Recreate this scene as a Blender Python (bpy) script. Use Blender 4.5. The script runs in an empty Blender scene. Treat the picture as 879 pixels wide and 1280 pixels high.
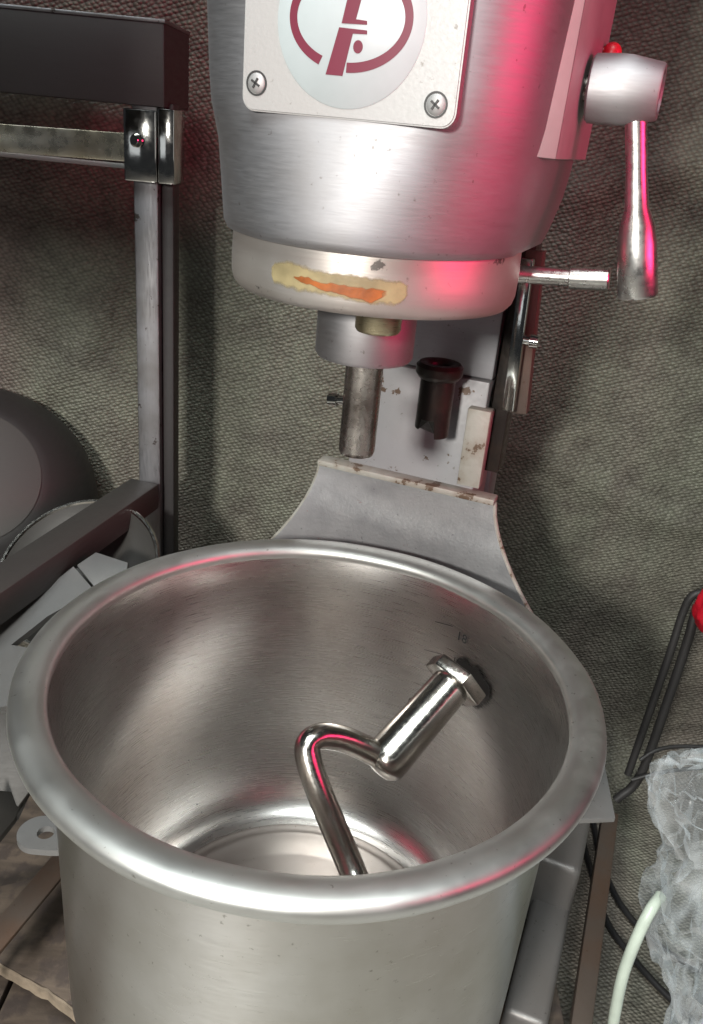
import bpy, bmesh, math, random
from mathutils import Vector, Matrix, noise
import numpy as np
random.seed(7)
sc = bpy.context.scene
COL = sc.collection
PI = math.pi
# ------------------------------------------------------------------ camera
F, PITCH, ROLL = 1050.0, .428, .096
CAM = Vector((.0136, -.4395, .8358))
FW = Vector((0, math.cos(PITCH), -math.sin(PITCH)))
_r0 = Vector((1, 0, 0)); _u0 = _r0.cross(FW)
RT = math.cos(ROLL)*_r0 + math.sin(ROLL)*_u0
UP = -math.sin(ROLL)*_r0 + math.cos(ROLL)*_u0
cd = bpy.data.cameras.new('camera'); cam = bpy.data.objects.new('camera', cd); COL.objects.link(cam)
M = Matrix((RT, UP, -FW)).transposed().to_4x4(); M.translation = CAM
cam.matrix_world = M
cd.sensor_fit = 'VERTICAL'; cd.sensor_height = 24; cd.lens = 24*F/1280
cd.clip_start = .01; cd.clip_end = 50
sc.camera = cam
# ------------------------------------------------------------------ world and lamps
w = bpy.data.worlds.new('World'); sc.world = w; w.use_nodes = True
bg = w.node_tree.nodes['Background']; bg.inputs[0].default_value = (.80, .86, .92, 1); bg.inputs[1].default_value = .028
def lamp(name, loc, target, size, power, color, sy=None, spread=None):
    l = bpy.data.lights.new(name, 'AREA'); l.energy = power; l.color = color; l.size = size
    if sy: l.shape = 'RECTANGLE'; l.size_y = sy
    o = bpy.data.objects.new(name, l); COL.objects.link(o); o.location = loc
    o.rotation_euler = (Vector(target)-Vector(loc)).to_track_quat('-Z', 'Y').to_euler()
    if spread: l.spread = math.radians(spread)
    return o
lamp('hand_lamp', (-.38, -1.10, 1.05), (.08, .2, .5), .12, 18, (1, .97, .91))
lamp('front_fill_lamp', (-1.1, -1.9, 1.1), (0, 0, .45), .7, 2.4, (.92, .97, 1.0), 1.4)  # added soft fill for the fronts of the bowl and head
lamp('band_fill_lamp', (.55, -2.1, 1.0), (0, 0, .45), .35, .9, (1, .98, .94), 1.3)  # added strip lamp, draws vertical bands on the bowl and head
lamp('overhead_light', (-.30, -.85, 2.0), (-.02, -.18, .5), 1.3, 6.5, (.93, 1, .99), 1.0, 50)
lamp('red_reflection_lamp', (.68, -.34, .94), (.04, 0, .85), .66, .85, (1, .03, .15), .36, 56)  # added red lamp for the pink reflection on the head's right side
sc.view_settings.view_transform = 'Standard'; sc.view_settings.look = 'None'
sc.view_settings.exposure = 0; sc.view_settings.gamma = 1
# ------------------------------------------------------------------ survey helpers
YAW = math.radians(-19.65)
EX = Vector((math.cos(YAW), math.sin(YAW), 0)); EY = Vector((-math.sin(YAW), math.cos(YAW), 0))
def ray(px, py): return FW + RT*((px-439.5)/F) - UP*((py-640)/F)
def W(px, py, y):                    # world point at depth y
    d = ray(px, py); return CAM + d*((y-CAM.y)/d.y)
def WZ(px, py, z):
    d = ray(px, py); return CAM + d*((z-CAM.z)/d.z)
def Lw(P): return Vector((P.dot(EX), P.dot(EY), P.z))
def Lo(px, py, y):                   # point in the mixer's own frame at depth y
    d = ray(px, py); P = CAM + d*((y-CAM.dot(EY))/d.dot(EY)); return Lw(P)
# ------------------------------------------------------------------ object helpers
def link(name, bm, mat, parent=None, smooth=True, inv=None, sharp=40):
    """link one mesh; coordinates in the thing's frame; origin moved to the piece"""
    me = bpy.data.meshes.new(name)
    bm.normal_update()
    if inv: bmesh.ops.recalc_face_normals(bm, faces=bm.faces)
    cs = [v.co for v in bm.verts]
    c = Vector([(min(p[i] for p in cs)+max(p[i] for p in cs))/2 for i in range(3)])
    bmesh.ops.translate(bm, verts=bm.verts, vec=-c)
    if smooth:
        for f in bm.faces: f.smooth = True
        for e in bm.edges:
            if len(e.link_faces) == 2 and e.calc_face_angle(0) > math.radians(sharp): e.smooth = False
    bm.to_mesh(me); bm.free()
    o = bpy.data.objects.new(name, me); COL.objects.link(o)
    if parent: o.parent = parent
    o.location = c
    if parent and not parent.parent and parent.type == 'EMPTY': o.location = c - Vector((0, 0, parent['_z']))
    elif parent and '_c' in parent: o.location = c - Vector(parent['_c'])
    o['_c'] = tuple(c)
    if mat: me.materials.append(mat)
    return o
def empty(name, label, cat, loc, rz=0, group=None):
    """things built in frame (x,y from the scene's origin or mixer frame); the empty stands at height z"""
    o = bpy.data.objects.new(name, None); COL.objects.link(o); o.empty_display_size = .05
    o.location = loc; o.rotation_euler[2] = rz; o['_z'] = loc[2]
    o['label'] = label; o['category'] = cat
    if group: o['group'] = group
    return o
def tag(o, label, cat, group=None, kind=None):
    o['label'] = label; o['category'] = cat
    if group: o['group'] = group
    if kind: o['kind'] = kind
    return o
def B(): return bmesh.new()
def box(bm, lo, hi, bev=0, seg=2, rot=None):
    lo = Vector(lo); hi = Vector(hi); c = (lo+hi)/2; s = hi-lo
    r = bmesh.ops.create_cube(bm, size=1)
    vs = r['verts']
    for v in vs: v.co = Vector((v.co.x*s.x, v.co.y*s.y, v.co.z*s.z))
    if bev:
        es = list({e for v in vs for e in v.link_edges})
        q = bmesh.ops.bevel(bm, geom=es, offset=bev, segments=seg, affect='EDGES', profile=.5)
        vs = list({v for f in q['faces'] for v in f.verts} | {v for v in vs if v.is_valid})
    for v in vs:
        if rot: v.co = rot @ v.co
        v.co += c
    return vs
def beam(bm, a, b, wd, ht, bev=.001, up=Vector((0, 0, 1))):
    a = Vector(a); b = Vector(b); d = (b-a); L = d.length; d.normalize()
    s = d.cross(up).normalized(); u = s.cross(d)
    R = Matrix((s, d, u)).transposed()
    return box(bm, (a+b)/2-Vector((wd/2, L/2, ht/2)), (a+b)/2+Vector((wd/2, L/2, ht/2)), bev, rot=R)
def tube(bm, pts, rad, n=12, caps=True):
    pts = [Vector(p) for p in pts]
    if not hasattr(rad, '__len__'): rad = [rad]*len(pts)
    t = (pts[1]-pts[0]).normalized(); ref = Vector((0, 0, 1)) if abs(t.z) < .9 else Vector((1, 0, 0))
    s = t.cross(ref).normalized(); rings = []
    for i, p in enumerate(pts):
        t = (pts[min(i+1, len(pts)-1)]-pts[max(i-1, 0)]).normalized()
        s = (s - t*s.dot(t)).normalized(); u = t.cross(s)
        rings.append([bm.verts.new(p+(s*math.cos(2*PI*k/n)+u*math.sin(2*PI*k/n))*rad[i]) for k in range(n)])
    for a, b in zip(rings, rings[1:]):
        for k in range(n): bm.faces.new((a[k], a[(k+1) % n], b[(k+1) % n], b[k]))
    if caps: bm.faces.new(rings[0][::-1]); bm.faces.new(rings[-1])
    return rings
def spline(pts, m=8):
    P = [Vector(p) for p in pts]; P = [2*P[0]-P[1]]+P+[2*P[-1]-P[-2]]; out = []
    for i in range(1, len(P)-2):
        a, b, c, d = P[i-1:i+3]
        for k in range(m):
            t = k/m
            out.append(.5*((2*b)+(c-a)*t+(2*a-5*b+4*c-d)*t*t+(-a+3*b-3*c+d)*t**3))
    out.append(P[-2]); return out
def lathe(bm, prof, c=(0, 0, 0), n=96, axis=None, close=False):
    """profile [(r,z)]; axis: optional direction the local z goes to"""
    c = Vector(c); R = axis.to_track_quat('Z', 'Y').to_matrix() if axis else Matrix.Identity(3)
    rings = []
    for r, z in prof:
        if r < 1e-6: rings.append([bm.verts.new(c+R@Vector((0, 0, z)))])
        else: rings.append([bm.verts.new(c+R@Vector((r*math.cos(2*PI*k/n), r*math.sin(2*PI*k/n), z))) for k in range(n)])
    if close: rings.append(rings[0])
    for a, b in zip(rings, rings[1:]):
        for k in range(n):
            q = (k+1) % n
            if len(a) == 1 and len(b) == 1: continue
            if len(a) == 1: bm.faces.new((a[0], b[q], b[k]))
            elif len(b) == 1: bm.faces.new((a[k], a[q], b[0]))
            else: bm.faces.new((a[k], a[q], b[q], b[k]))
def prism(bm, poly, ext, bev=0):
    """poly: 3D points of a flat outline, extruded by the vector ext"""
    ext = Vector(ext)
    a = [bm.verts.new(Vector(p)) for p in poly]; b = [bm.verts.new(Vector(p)+ext) for p in poly]
    n = len(a); fs = [bm.faces.new(a), bm.faces.new(b[::-1])]
    for k in range(n): fs.append(bm.faces.new((a[(k+1) % n], a[k], b[k], b[(k+1) % n])))
    bmesh.ops.recalc_face_normals(bm, faces=fs)
    if bev: bmesh.ops.bevel(bm, geom=list({e for f in fs for e in f.edges}), offset=bev, segments=2, affect='EDGES', profile=.5)
def subdiv_noise(bm, amp, scale, seed=0):
    for v in bm.verts:
        v.co += amp*noise.noise_vector(v.co*scale+Vector((seed, 0, 0)))
# ------------------------------------------------------------------ materials
def mk(name):
    m = bpy.data.materials.new(name); m.use_nodes = True
    return m, m.node_tree, m.node_tree.nodes['Principled BSDF']
def N(nt, t, **k):
    n = nt.nodes.new(t)
    for a, b in k.items(): setattr(n, a, b)
    return n
def setin(n, **k):
    for a, b in k.items(): n.inputs[a.replace('_', ' ')].default_value = b
def noi(nt, scale, detail=4, vec=None, stretch=None, rough=.55):
    n = N(nt, 'ShaderNodeTexNoise'); setin(n, Scale=scale, Detail=detail, Roughness=rough)
    if vec is None: vec = N(nt, 'ShaderNodeTexCoord').outputs['Object']
    if stretch:
        mp = N(nt, 'ShaderNodeMapping'); mp.inputs['Scale'].default_value = stretch
        nt.links.new(vec, mp.inputs[0]); vec = mp.outputs[0]
    nt.links.new(vec, n.inputs['Vector']); return n.outputs['Fac']
def ramp(nt, fac, stops):
    r = N(nt, 'ShaderNodeValToRGB'); e = r.color_ramp.elements
    while len(e) < len(stops): e.new(.5)
    for i, (p, c) in enumerate(stops):
        e[i].position = p; e[i].color = (c, c, c, 1) if not hasattr(c, '__len__') else (*c, 1)
    nt.links.new(fac, r.inputs[0]); return r.outputs[0]
def mix(nt, fac, a, b, mode='MIX'):
    m = N(nt, 'ShaderNodeMix', data_type='RGBA', blend_type=mode)
    for s, v in ((0, fac), (6, a), (7, b)):
        if isinstance(v, bpy.types.NodeSocket): nt.links.new(v, m.inputs[s])
        elif hasattr(v, '__len__'): m.inputs[s].default_value = (*v, 1)
        else: m.inputs[s].default_value = v
    return m.outputs[2]
def bump(nt, bs, h, strength, dist=.001):
    b = N(nt, 'ShaderNodeBump'); b.inputs['Strength'].default_value = strength; b.inputs['Distance'].default_value = dist
    nt.links.new(h, b.inputs['Height']); nt.links.new(b.outputs[0], bs.inputs['Normal']); return b
def metal(name, base, r0, r1, stretch=(4, 4, 60), grime=(.25, .2, .15), gamt=.25, metallic=1, bs_=.15, nscale=9, chips=None, aniso=0):
    m, nt, bs = mk(name)
    g = noi(nt, nscale, 6)
    col = mix(nt, ramp(nt, g, [(.42, 0), (.75, gamt)]), base, grime)
    fine = noi(nt, 30, 5, stretch=stretch)
    col = mix(nt, .12, col, ramp(nt, fine, [(.3, .25), (.7, .95)]), 'MULTIPLY') if False else col
    sp = noi(nt, 260, 3)
    col = mix(nt, ramp(nt, sp, [(.68, 0), (.74, .5)]), col, tuple(c*.45 for c in grime))
    rr = N(nt, 'ShaderNodeMapRange'); rr.inputs[3].default_value = r0; rr.inputs[4].default_value = r1
    rr.inputs[1].default_value = .3; rr.inputs[2].default_value = .7
    nt.links.new(fine, rr.inputs[0])
    bs.inputs['Metallic'].default_value = metallic
    if chips:
        cm = noi(nt, chips[0], 8, rough=.65); cf = ramp(nt, cm, [(chips[1], 0), (chips[1]+.02, 1)])
        col = mix(nt, cf, col, chips[2])
    nt.links.new(col, bs.inputs['Base Color']); nt.links.new(rr.outputs[0], bs.inputs['Roughness'])
    if aniso:
        bs.inputs['Anisotropic'].default_value = aniso; bs.inputs['Anisotropic Rotation'].default_value = .25
        tg = N(nt, 'ShaderNodeTangent', direction_type='RADIAL', axis='Z'); nt.links.new(tg.outputs[0], bs.inputs['Tangent'])
    bump(nt, bs, fine, bs_, .0006)
    return m
M_cast = metal('cast_aluminium', (.41, .41, .43), .56, .64, (3, 3, 30), gamt=.3, bs_=.08, nscale=14, aniso=.3)
M_ring = metal('ring_aluminium', (.58, .55, .52), .38, .46, (1, 1, 40), gamt=.5, chips=(34, .635, (.14, .13, .12)), bs_=.1, metallic=.75, aniso=.3)
M_plate = metal('plate_aluminium', (.35, .35, .35), .50, .58, (20, 1, 20), gamt=.15, metallic=.5, bs_=.1)
M_bowl = metal('bowl_steel', (.63, .61, .59), .26, .30, (1.5, 1.5, 60), gamt=.6, grime=(.38, .32, .29), bs_=.008, nscale=9, aniso=.45)
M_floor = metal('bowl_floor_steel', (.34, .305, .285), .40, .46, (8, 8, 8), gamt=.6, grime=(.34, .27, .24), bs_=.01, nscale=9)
M_bowlo = metal('bowl_outer_steel', (.68, .67, .65), .27, .35, (1.5, 1.5, 50), gamt=.8, grime=(.34, .31, .24), bs_=.03, nscale=5, aniso=.8)
M_rim = metal('rim_steel', (.63, .64, .62), .42, .50, (2, 2, 2), gamt=.25, bs_=.02, nscale=10)
M_chrome = metal('polished_steel', (.66, .66, .64), .07, .14, (8, 8, 8), gamt=.25, bs_=.06)
M_hook = metal('hook_steel', (.60, .58, .54), .13, .25, (12, 12, 12), gamt=.45, bs_=.12, nscale=40)
M_shaft = metal('worn_shaft_steel', (.48, .43, .40), .20, .34, (6, 6, 6), grime=(.06, .04, .03), gamt=.9, bs_=.2, nscale=40)
M_brass = metal('brass_bush', (.62, .54, .36), .25, .35)
M_paint = metal('chipped_grey_paint', (.29, .29, .30), .45, .55, (10, 10, 10), metallic=.25, gamt=.35, grime=(.22, .18, .15), chips=(42, .61, (.09, .055, .035)), bs_=.15)
M_apron = metal('apron_aluminium', (.46, .465, .475), .32, .48, (12, 12, 12), metallic=.55, gamt=.5, grime=(.22, .22, .24), chips=(70, .69, (.40, .22, .2)), bs_=.5, nscale=45)
M_edge = metal('flaking_cream_paint', (.40, .39, .35), .5, .6, (9, 9, 9), metallic=.1, gamt=.9, chips=(60, .58, (.13, .085, .055)), bs_=.5, nscale=60)
M_dark = metal('dark_steel', (.028, .026, .026), .50, .60, (2, 2, 10), metallic=.1, gamt=.2, grime=(.03, .025, .02))
M_black = metal('greasy_black_iron', (.03, .025, .022), .28, .5, (8, 8, 8), metallic=.5, gamt=.3, grime=(.10, .06, .04), nscale=60, bs_=.5)
M_post = metal('dull_post_steel', (.24, .24, .25), .40, .6, (20, 20, 2), gamt=.8, grime=(.12, .11, .10), nscale=22, chips=(55, .63, (.07, .06, .055)))
M_base = metal('base_grey_paint', (.22, .21, .205), .35, .5, (6, 6, 6), metallic=.4, gamt=.4, grime=(.14, .11, .09))
M_rust = metal('rusty_brown_steel', (.11, .085, .07), .45, .6, (6, 6, 6), metallic=.35, gamt=.6, grime=(.13, .06, .03), nscale=20)
M_sheet = metal('galvanised_sheet', (.24, .24, .24), .40, .52, (8, 8, 8), metallic=.55, gamt=.35, grime=(.25, .22, .2))
def flat(name, col, rough=.5, sc_=0, var=.2, bmp=0):
    m, nt, bs = mk(name)
    if sc_:
        c = mix(nt, ramp(nt, noi(nt, sc_, 6), [(.35, 0), (.65, 1)]), col, tuple(x*(1-var) for x in col))
        nt.links.new(c, bs.inputs['Base Color'])
        if bmp: bump(nt, bs, noi(nt, sc_*2, 6), bmp)
    else: bs.inputs['Base Color'].default_value = (*col, 1)
    bs.inputs['Roughness'].default_value = rough; return m
M_stick = flat('white_sticker', (.42, .46, .47), .3, 60, .06)
M_print = flat('maroon_print', (.13, .008, .028), .35)
M_red = flat('red_plastic', (.45, .008, .02), .4)
M_black_rub = flat('black_rubber', (.018, .017, .018), .4)
M_strap = flat('pale_plastic_strap', (.50, .56, .48), .35, 50, .15)
M_glue = flat('yellowed_glue', (.34, .28, .15), .4, 90, .35, .2)
M_orange = flat('orange_label_scrap', (.36, .10, .015), .5, 120, .4, .2)
M_patch = flat('black_patch', (.02, .017, .016), .45, 60, .3)
for m_, lo_w in ((M_glue, .25), (M_orange, .15), (M_patch, .35)):
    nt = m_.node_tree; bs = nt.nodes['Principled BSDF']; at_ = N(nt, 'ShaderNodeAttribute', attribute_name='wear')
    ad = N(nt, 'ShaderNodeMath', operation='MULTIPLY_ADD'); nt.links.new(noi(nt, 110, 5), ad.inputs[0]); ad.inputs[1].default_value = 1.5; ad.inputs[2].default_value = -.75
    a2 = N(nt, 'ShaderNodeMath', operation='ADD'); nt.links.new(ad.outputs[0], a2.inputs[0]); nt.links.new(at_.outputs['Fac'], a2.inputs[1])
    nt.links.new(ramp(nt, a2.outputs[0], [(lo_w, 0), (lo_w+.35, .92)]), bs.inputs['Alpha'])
M_ink = flat('etched_black_mark', (.02, .02, .02), .5)
M_dull = metal('dull_dark_steel', (.05, .047, .044), .5, .6, metallic=.2, grime=(.07,.06,.05))
M_satin = metal('satin_lever_steel', (.66, .65, .63), .24, .36, (8, 8, 8), gamt=.6, grime=(.35, .32, .28), bs_=.1, nscale=30)
M_rail = metal('rail_steel', (.70, .66, .56), .22, .34, (3, 3, 3), gamt=.8, grime=(.45, .36, .16), nscale=12)  # the yellow grime colour paints warm reflections into the rail
M_cover = flat('grey_cover_paint', (.36, .37, .36), .42, 40, .15, .1)
M_pale = flat('pale_cut_wood', (.38, .30, .22), .8, 80, .4, .4)
M_blue = flat('bluish_bag_contents', (.42, .47, .55), .5, 30, .2)
M_ground = flat('dirty_concrete', (.45, .43, .40), .85, 30, .4, .6)
# rough wood
M_wood, nt, bs = mk('dirty_plywood')
g1 = noi(nt, 14, 8, stretch=(1, 5, 5)); g2 = noi(nt, 60, 6)
c = mix(nt, ramp(nt, g1, [(.35, 0), (.65, 1)]), (.06, .045, .035), (.14, .105, .08))
c = mix(nt, ramp(nt, g2, [(.5, 0), (.62, .8)]), c, (.06, .045, .04))
nt.links.new(c, bs.inputs['Base Color']); bs.inputs['Roughness'].default_value = .8; bump(nt, bs, g2, .6, .002)
# woven tarpaulin
M_tarp, nt, bs = mk('woven_tarpaulin')
uv = N(nt, 'ShaderNodeUVMap').outputs[0]
mp = N(nt, 'ShaderNodeMapping'); mp.inputs['Rotation'].default_value = (0, 0, math.radians(27)); mp.inputs['Scale'].default_value = (195, 300, 1)
nt.links.new(uv, mp.inputs[0])
vo = N(nt, 'ShaderNodeTexVoronoi', feature='SMOOTH_F1'); setin(vo, Scale=1.0, Randomness=.42, Smoothness=.35); nt.links.new(mp.outputs[0], vo.inputs['Vector'])
weave = ramp(nt, vo.outputs['Distance'], [(.12, 1), (.75, 0)])
big = noi(nt, 2.6, 4, vec=uv, stretch=(2.6, .6, 1)); med = noi(nt, 22, 6, vec=uv)
base = mix(nt, ramp(nt, big, [(.40, 0), (.60, 1)]), (.230, .198, .166), (.205, .210, .160))
base = mix(nt, ramp(nt, med, [(.42, 0), (.68, .6)]), base, (.075, .060, .052))
col = mix(nt, ramp(nt, weave, [(.0, .0), (.9, 1)]), mix(nt, .62, base, (.035, .03, .027)), base)
hi = noi(nt, 160, 2, vec=uv)
col = mix(nt, ramp(nt, hi, [(.55, 0), (.75, .30)]), col, (.34, .32, .27))
nt.links.new(col, bs.inputs['Base Color']); bs.inputs['Roughness'].default_value = .55
bs.inputs['Specular IOR Level'].default_value = .35
bump(nt, bs, weave, .75, .0020)
# clear plastic film
M_film = bpy.data.materials.new('clear_plastic_film'); M_film.use_nodes = True; nt = M_film.node_tree; nt.nodes.clear()
out = N(nt, 'ShaderNodeOutputMaterial'); tr = N(nt, 'ShaderNodeBsdfTransparent'); pb = N(nt, 'ShaderNodeBsdfPrincipled')
tr.inputs[0].default_value = (.93, .95, .96, 1)
pb.inputs['Base Color'].default_value = (.85, .88, .90, 1); pb.inputs['Roughness'].default_value = .12
lw = N(nt, 'ShaderNodeLayerWeight'); lw.inputs[0].default_value = .42
nn = noi(nt, 28, 5)
f1 = ramp(nt, lw.outputs['Facing'], [(.30, .04), (.92, .60)])
f2 = ramp(nt, noi(nt, 13, 2, stretch=(1, 1, .45)), [(.46, 0), (.50, .22), (.54, .02)])
mx = mix(nt, 1.0, f1, f2, 'ADD')
ms = N(nt, 'ShaderNodeMixShader'); nt.links.new(mx, ms.inputs[0]); nt.links.new(tr.outputs[0], ms.inputs[1]); nt.links.new(pb.outputs[0], ms.inputs[2])
nt.links.new(ms.outputs[0], out.inputs[0]); bump(nt, pb, noi(nt, 22, 2), .6, .004)

# ================================================================== SETTING
GZ = .08
bm = B(); bmesh.ops.create_grid(bm, x_segments=60, y_segments=60, size=1.6)
for v in bm.verts: v.co.z = GZ-.012 + .006*noise.noise(v.co*9)
tag(link('ground', bm, M_ground), 'dirty dark floor under the mixer and the tarpaulin', 'floor'); bpy.data.objects['ground']['kind'] = 'structure'
del bpy.data.objects['ground']['label']; del bpy.data.objects['ground']['category']
# tarpaulin sheet: hangs, then drapes out over the floor
bm = B(); uvl = bm.loops.layers.uv.new('UVMap')
NX, NS = 260, 230; X0, X1 = -1.5, 1.5; grid = []
WY = .43
for j in range(NS+1):
    s = j/NS*1.9              # length along the sheet from the top (z=1.6)
    row = []
    for i in range(NX+1):
        x = X0+(X1-X0)*i/NX
        zt = 1.62-s
        foot = GZ+.03
        if zt > foot+.07: y, z = WY, zt
        else:
            q = (foot+.07-zt)
            if q < .11: a = q/.07; y = WY-.07*(1-math.cos(min(a, PI/2))); z = foot+.07-.07*math.sin(min(a, PI/2))
            else: y = WY-.07-(q-.11); z = foot
            if q >= .11: pass
        p = Vector((x, s, 0))
        drape = .014*noise.noise(Vector((x*3.2, s*.9, 3)))+.006*noise.noise(Vector((x*9, s*2.5, 7)))+.003*noise.noise(Vector((x*26, s*9, 1)))
        crease = .006*max(0, 1-abs(noise.noise(Vector((x*2.3+4, s*2.6, 9))))*14)+.004*max(0, 1-abs(noise.noise(Vector((x*5+1, s*1.1, 4))))*22)
        k = min(1, max(0, (zt-foot)/.1))
        y -= (drape+crease)*k; z += abs(drape)*(1-k)
        row.append(bm.verts.new((x, y, z)))
    grid.append(row)
for j in range(NS):
    for i in range(NX):
        f = bm.faces.new((grid[j][i], grid[j+1][i], grid[j+1][i+1], grid[j][i+1]))
        for l, (a, b) in zip(f.loops, ((j, i), (j+1, i), (j+1, i+1), (j, i+1))):
            l[uvl].uv = (b/NX*3.0, a/NS*1.9)
tag(link('tarpaulin', bm, M_tarp), 'greyish green woven plastic tarpaulin hanging behind the mixer', 'tarpaulin')

# unseen slab added beside the viewer: it keeps the lamp off the stand and the upper left of the tarpaulin
bm = B()
box(bm, (-.80, -.54, .888), (-.275, -.50, 1.55), .015, 3)
bmesh.ops.subdivide_edges(bm, edges=[e for e in bm.edges if e.calc_length() > .1], cuts=10, use_grid_fill=True)
subdiv_noise(bm, .008, 9, 3)
tag(link('lamp_blocker', bm, M_dull), 'dull dark slab added unseen left of the viewer to block the lamp', 'blocker')

# ================================================================== PLANETARY MIXER (own frame, turned 19.65 degrees)
BZ = .165
mixer = empty('dough_mixer', 'silver planetary dough mixer with round maroon emblem on its head', 'mixer', (0, 0, BZ), YAW)
# head housing -------------------------------------------------------
def sect(w, d, cy, n, back, cx, z, K=64):
    pts = []
    for k in range(K+1):
        t = PI+PI*k/K
        c, s = math.cos(t), math.sin(t)
        x = w*math.copysign(abs(c)**(2/n), c); y = -d*abs(s)**(2/n)
        pts.append((cx+x, cy+y, z))
    rb = .03
    for k in range(9):
        t = k/8*PI/2; pts.append((cx+w-rb+rb*math.cos(t), back-rb+rb*math.sin(t), z))
    for k in range(9):
        t = PI/2+k/8*PI/2; pts.append((cx-w+rb+rb*math.cos(t), back-rb+rb*math.sin(t), z))
    return pts
bm = B(); rings = []
HZ = [(.7835, .0735, .0735, 2, .001), (.7845, .0770, .0770, 2, .001), (.788, .0785, .0785, 2.02, .001), (.796, .0800, .0790, 2.05, .002), (.810, .0820, .079, 2.15, .0035), (.8255, .0830, .078, 2.35, .0045), (.834, .0832, .077, 2.6, .0045), (.842, .0834, .076, 2.9, .0045), (.855, .0838, .075, 3.1, .0045), (.89, .0855, .075, 3.2, .0045), (.94, .088, .076, 3.2, .0045), (.99, .089, .078, 3.0, .0045), (1.02, .08, .07, 2.8, .0045), (1.035, .06, .055, 2.6, .0045), (1.04, .03, .03, 2.4, .0045)]
for z, w_, d, n, hx in HZ:
    rings.append([bm.verts.new(p) for p in sect(w_, d, .030, n, .13, hx, z)])
for a, b in zip(rings, rings[1:]):
    n = len(a)
    for k in range(n): bm.faces.new((a[k], a[(k+1) % n], b[(k+1) % n], b[k]))
bm.faces.new(rings[0][::-1]); bm.faces.new(rings[-1])
head = link('head_housing', bm, M_cast, mixer, sharp=60)
# planet ring below the head
RC = (.0015, .036)
bm = B()
lathe(bm, [(0, .786), (.0768, .786), (.0771, .780), (.0775, .770), (.0773, .762), (.0762, .758), (.0738, .7553), (.069, .7543), (0, .7543)], (RC[0], RC[1], 0), 128)
ring = link('planet_ring', bm, M_ring, mixer)
def ring_patch(outline_top, outline_bot, rad, name, mat, parent, rows=10):
    bm = B(); g = []; lay = bm.verts.layers.float.new('wear')
    def hit(px, py):
        d = ray(px, py); o = Lw(CAM); d = Lw(d)
        ox, oy = o.x-RC[0], o.y-RC[1]
        a = d.x**2+d.y**2; b = 2*(ox*d.x+oy*d.y); c_ = ox*ox+oy*oy-rad*rad
        q = max(0, b*b-4*a*c_); t = (-b-math.sqrt(q))/(2*a); P = o+d*t; return P
    n = len(outline_top)
    for i in range(n):
        a = outline_top[i]; b = outline_bot[i]
        g.append([bm.verts.new(hit(a[0]+(b[0]-a[0])*k/rows, a[1]+(b[1]-a[1])*k/rows)) for k in range(rows+1)])
    for i in range(n-1):
        for k in range(rows): bm.faces.new((g[i][k], g[i][k+1], g[i+1][k+1], g[i+1][k]))
    for i in range(n):
        for k in range(rows+1): g[i][k][lay] = min(1, min(i, n-1-i)/4, min(k, rows-k)/(rows*.35))
    return link(name, bm, mat, parent)
def dens(pts, m=4, jit=0):
    out = []
    for (a, b), (c_, d) in zip(pts, pts[1:]):
        for k in range(m): out.append((a+(c_-a)*k/m, b+(d-b)*k/m+random.uniform(-jit, jit)))
    out.append(pts[-1]); return out
t_ = dens([(338, 336), (345, 324), (360, 322), (390, 331), (420, 337), (450, 341), (480, 346), (502, 349), (513, 358)], 4, .8)
b_ = dens([(338, 340), (342, 358), (360, 365), (390, 371), (420, 378), (450, 384), (480, 387), (500, 384), (513, 366)], 4, .8)
glue = ring_patch(t_, b_, .0778, 'glue_residue', M_glue, ring)
t_ = dens([(366, 346), (376, 344), (395, 349), (420, 354), (440, 358), (465, 361), (491, 362)], 4, 1.5)
b_ = dens([(366, 347), (380, 354), (395, 361), (420, 368), (440, 374), (465, 381), (491, 364)], 4, 1.5)
ring_patch(t_, b_, .0780, 'label_scrap', M_orange, glue)
# lip under the ring, collar, spindle
bm = B(); lathe(bm, [(0, .756), (.0268, .756), (.0275, .744), (.0275, .7215), (.0262, .7195), (0, .7195)], (.0020, .030, 0), 64)
link('spindle_collar', bm, M_cast, mixer)
bm = B(); lathe(bm, [(0, .756), (.0118, .756), (.0118, .7440), (.0108, .7425), (0, .7425)], (.0205, -.004, 0), 48)
link('brass_bush', bm, M_brass, mixer)
bm = B(); lathe(bm, [(0, .72), (.0112, .72), (.0110, .7145), (.0107, .714), (.0107, .664), (.0098, .6615), (0, .6615)], (.0032, .030, 0), 48)
shaft = link('spindle_shaft', bm, M_shaft, mixer)
bm = B(); a = Lo(432, 500, .028); b = Lo(414, 499, .028); a = a+(a-b)*.3; tube(bm, [a, b], [.0028, .0028], 10); tube(bm, [b+(a-b)*.35, b+(b-a)*.1], [.0042, .0038], 12)
link('drive_pin', bm, M_chrome, shaft)
# name plate -----------------------------------------------------------
PY = -.0475
def Pp(px, py): return Lo(px, py, PY)
c00, c10 = Pp(302, 134), Pp(567, 166)
x0, x1 = c00.x, c10.x; z0 = (c00.z+c10.z)/2; z1 = z0+(x1-x0)*1.02
def rrect(x0, x1, z0, z1, r, y, n=6):
    o = []
    for cx, cz, a0 in ((x1-r, z0+r, -PI/2), (x1-r, z1-r, 0), (x0+r, z1-r, PI/2), (x0+r, z0+r, PI)):
        for k in range(n+1):
            a = a0+PI/2*k/n; o.append((cx+r*math.cos(a), y, cz+r*math.sin(a)))
    return o
bm = B(); prism(bm, rrect(x0, x1, z0, z1, .006, PY), (0, .0062, 0)); 
fe = [e for e in bm.edges if all(abs(v.co.y-PY) < 1e-6 for v in e.verts)]
bmesh.ops.bevel(bm, geom=fe, offset=.0007, segments=2, affect='EDGES')
plate = link('name_plate', bm, M_plate, mixer, sharp=30)
s1 = Pp(321, 104); s2 = Pp(545, 131); dz = z0+z1
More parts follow.
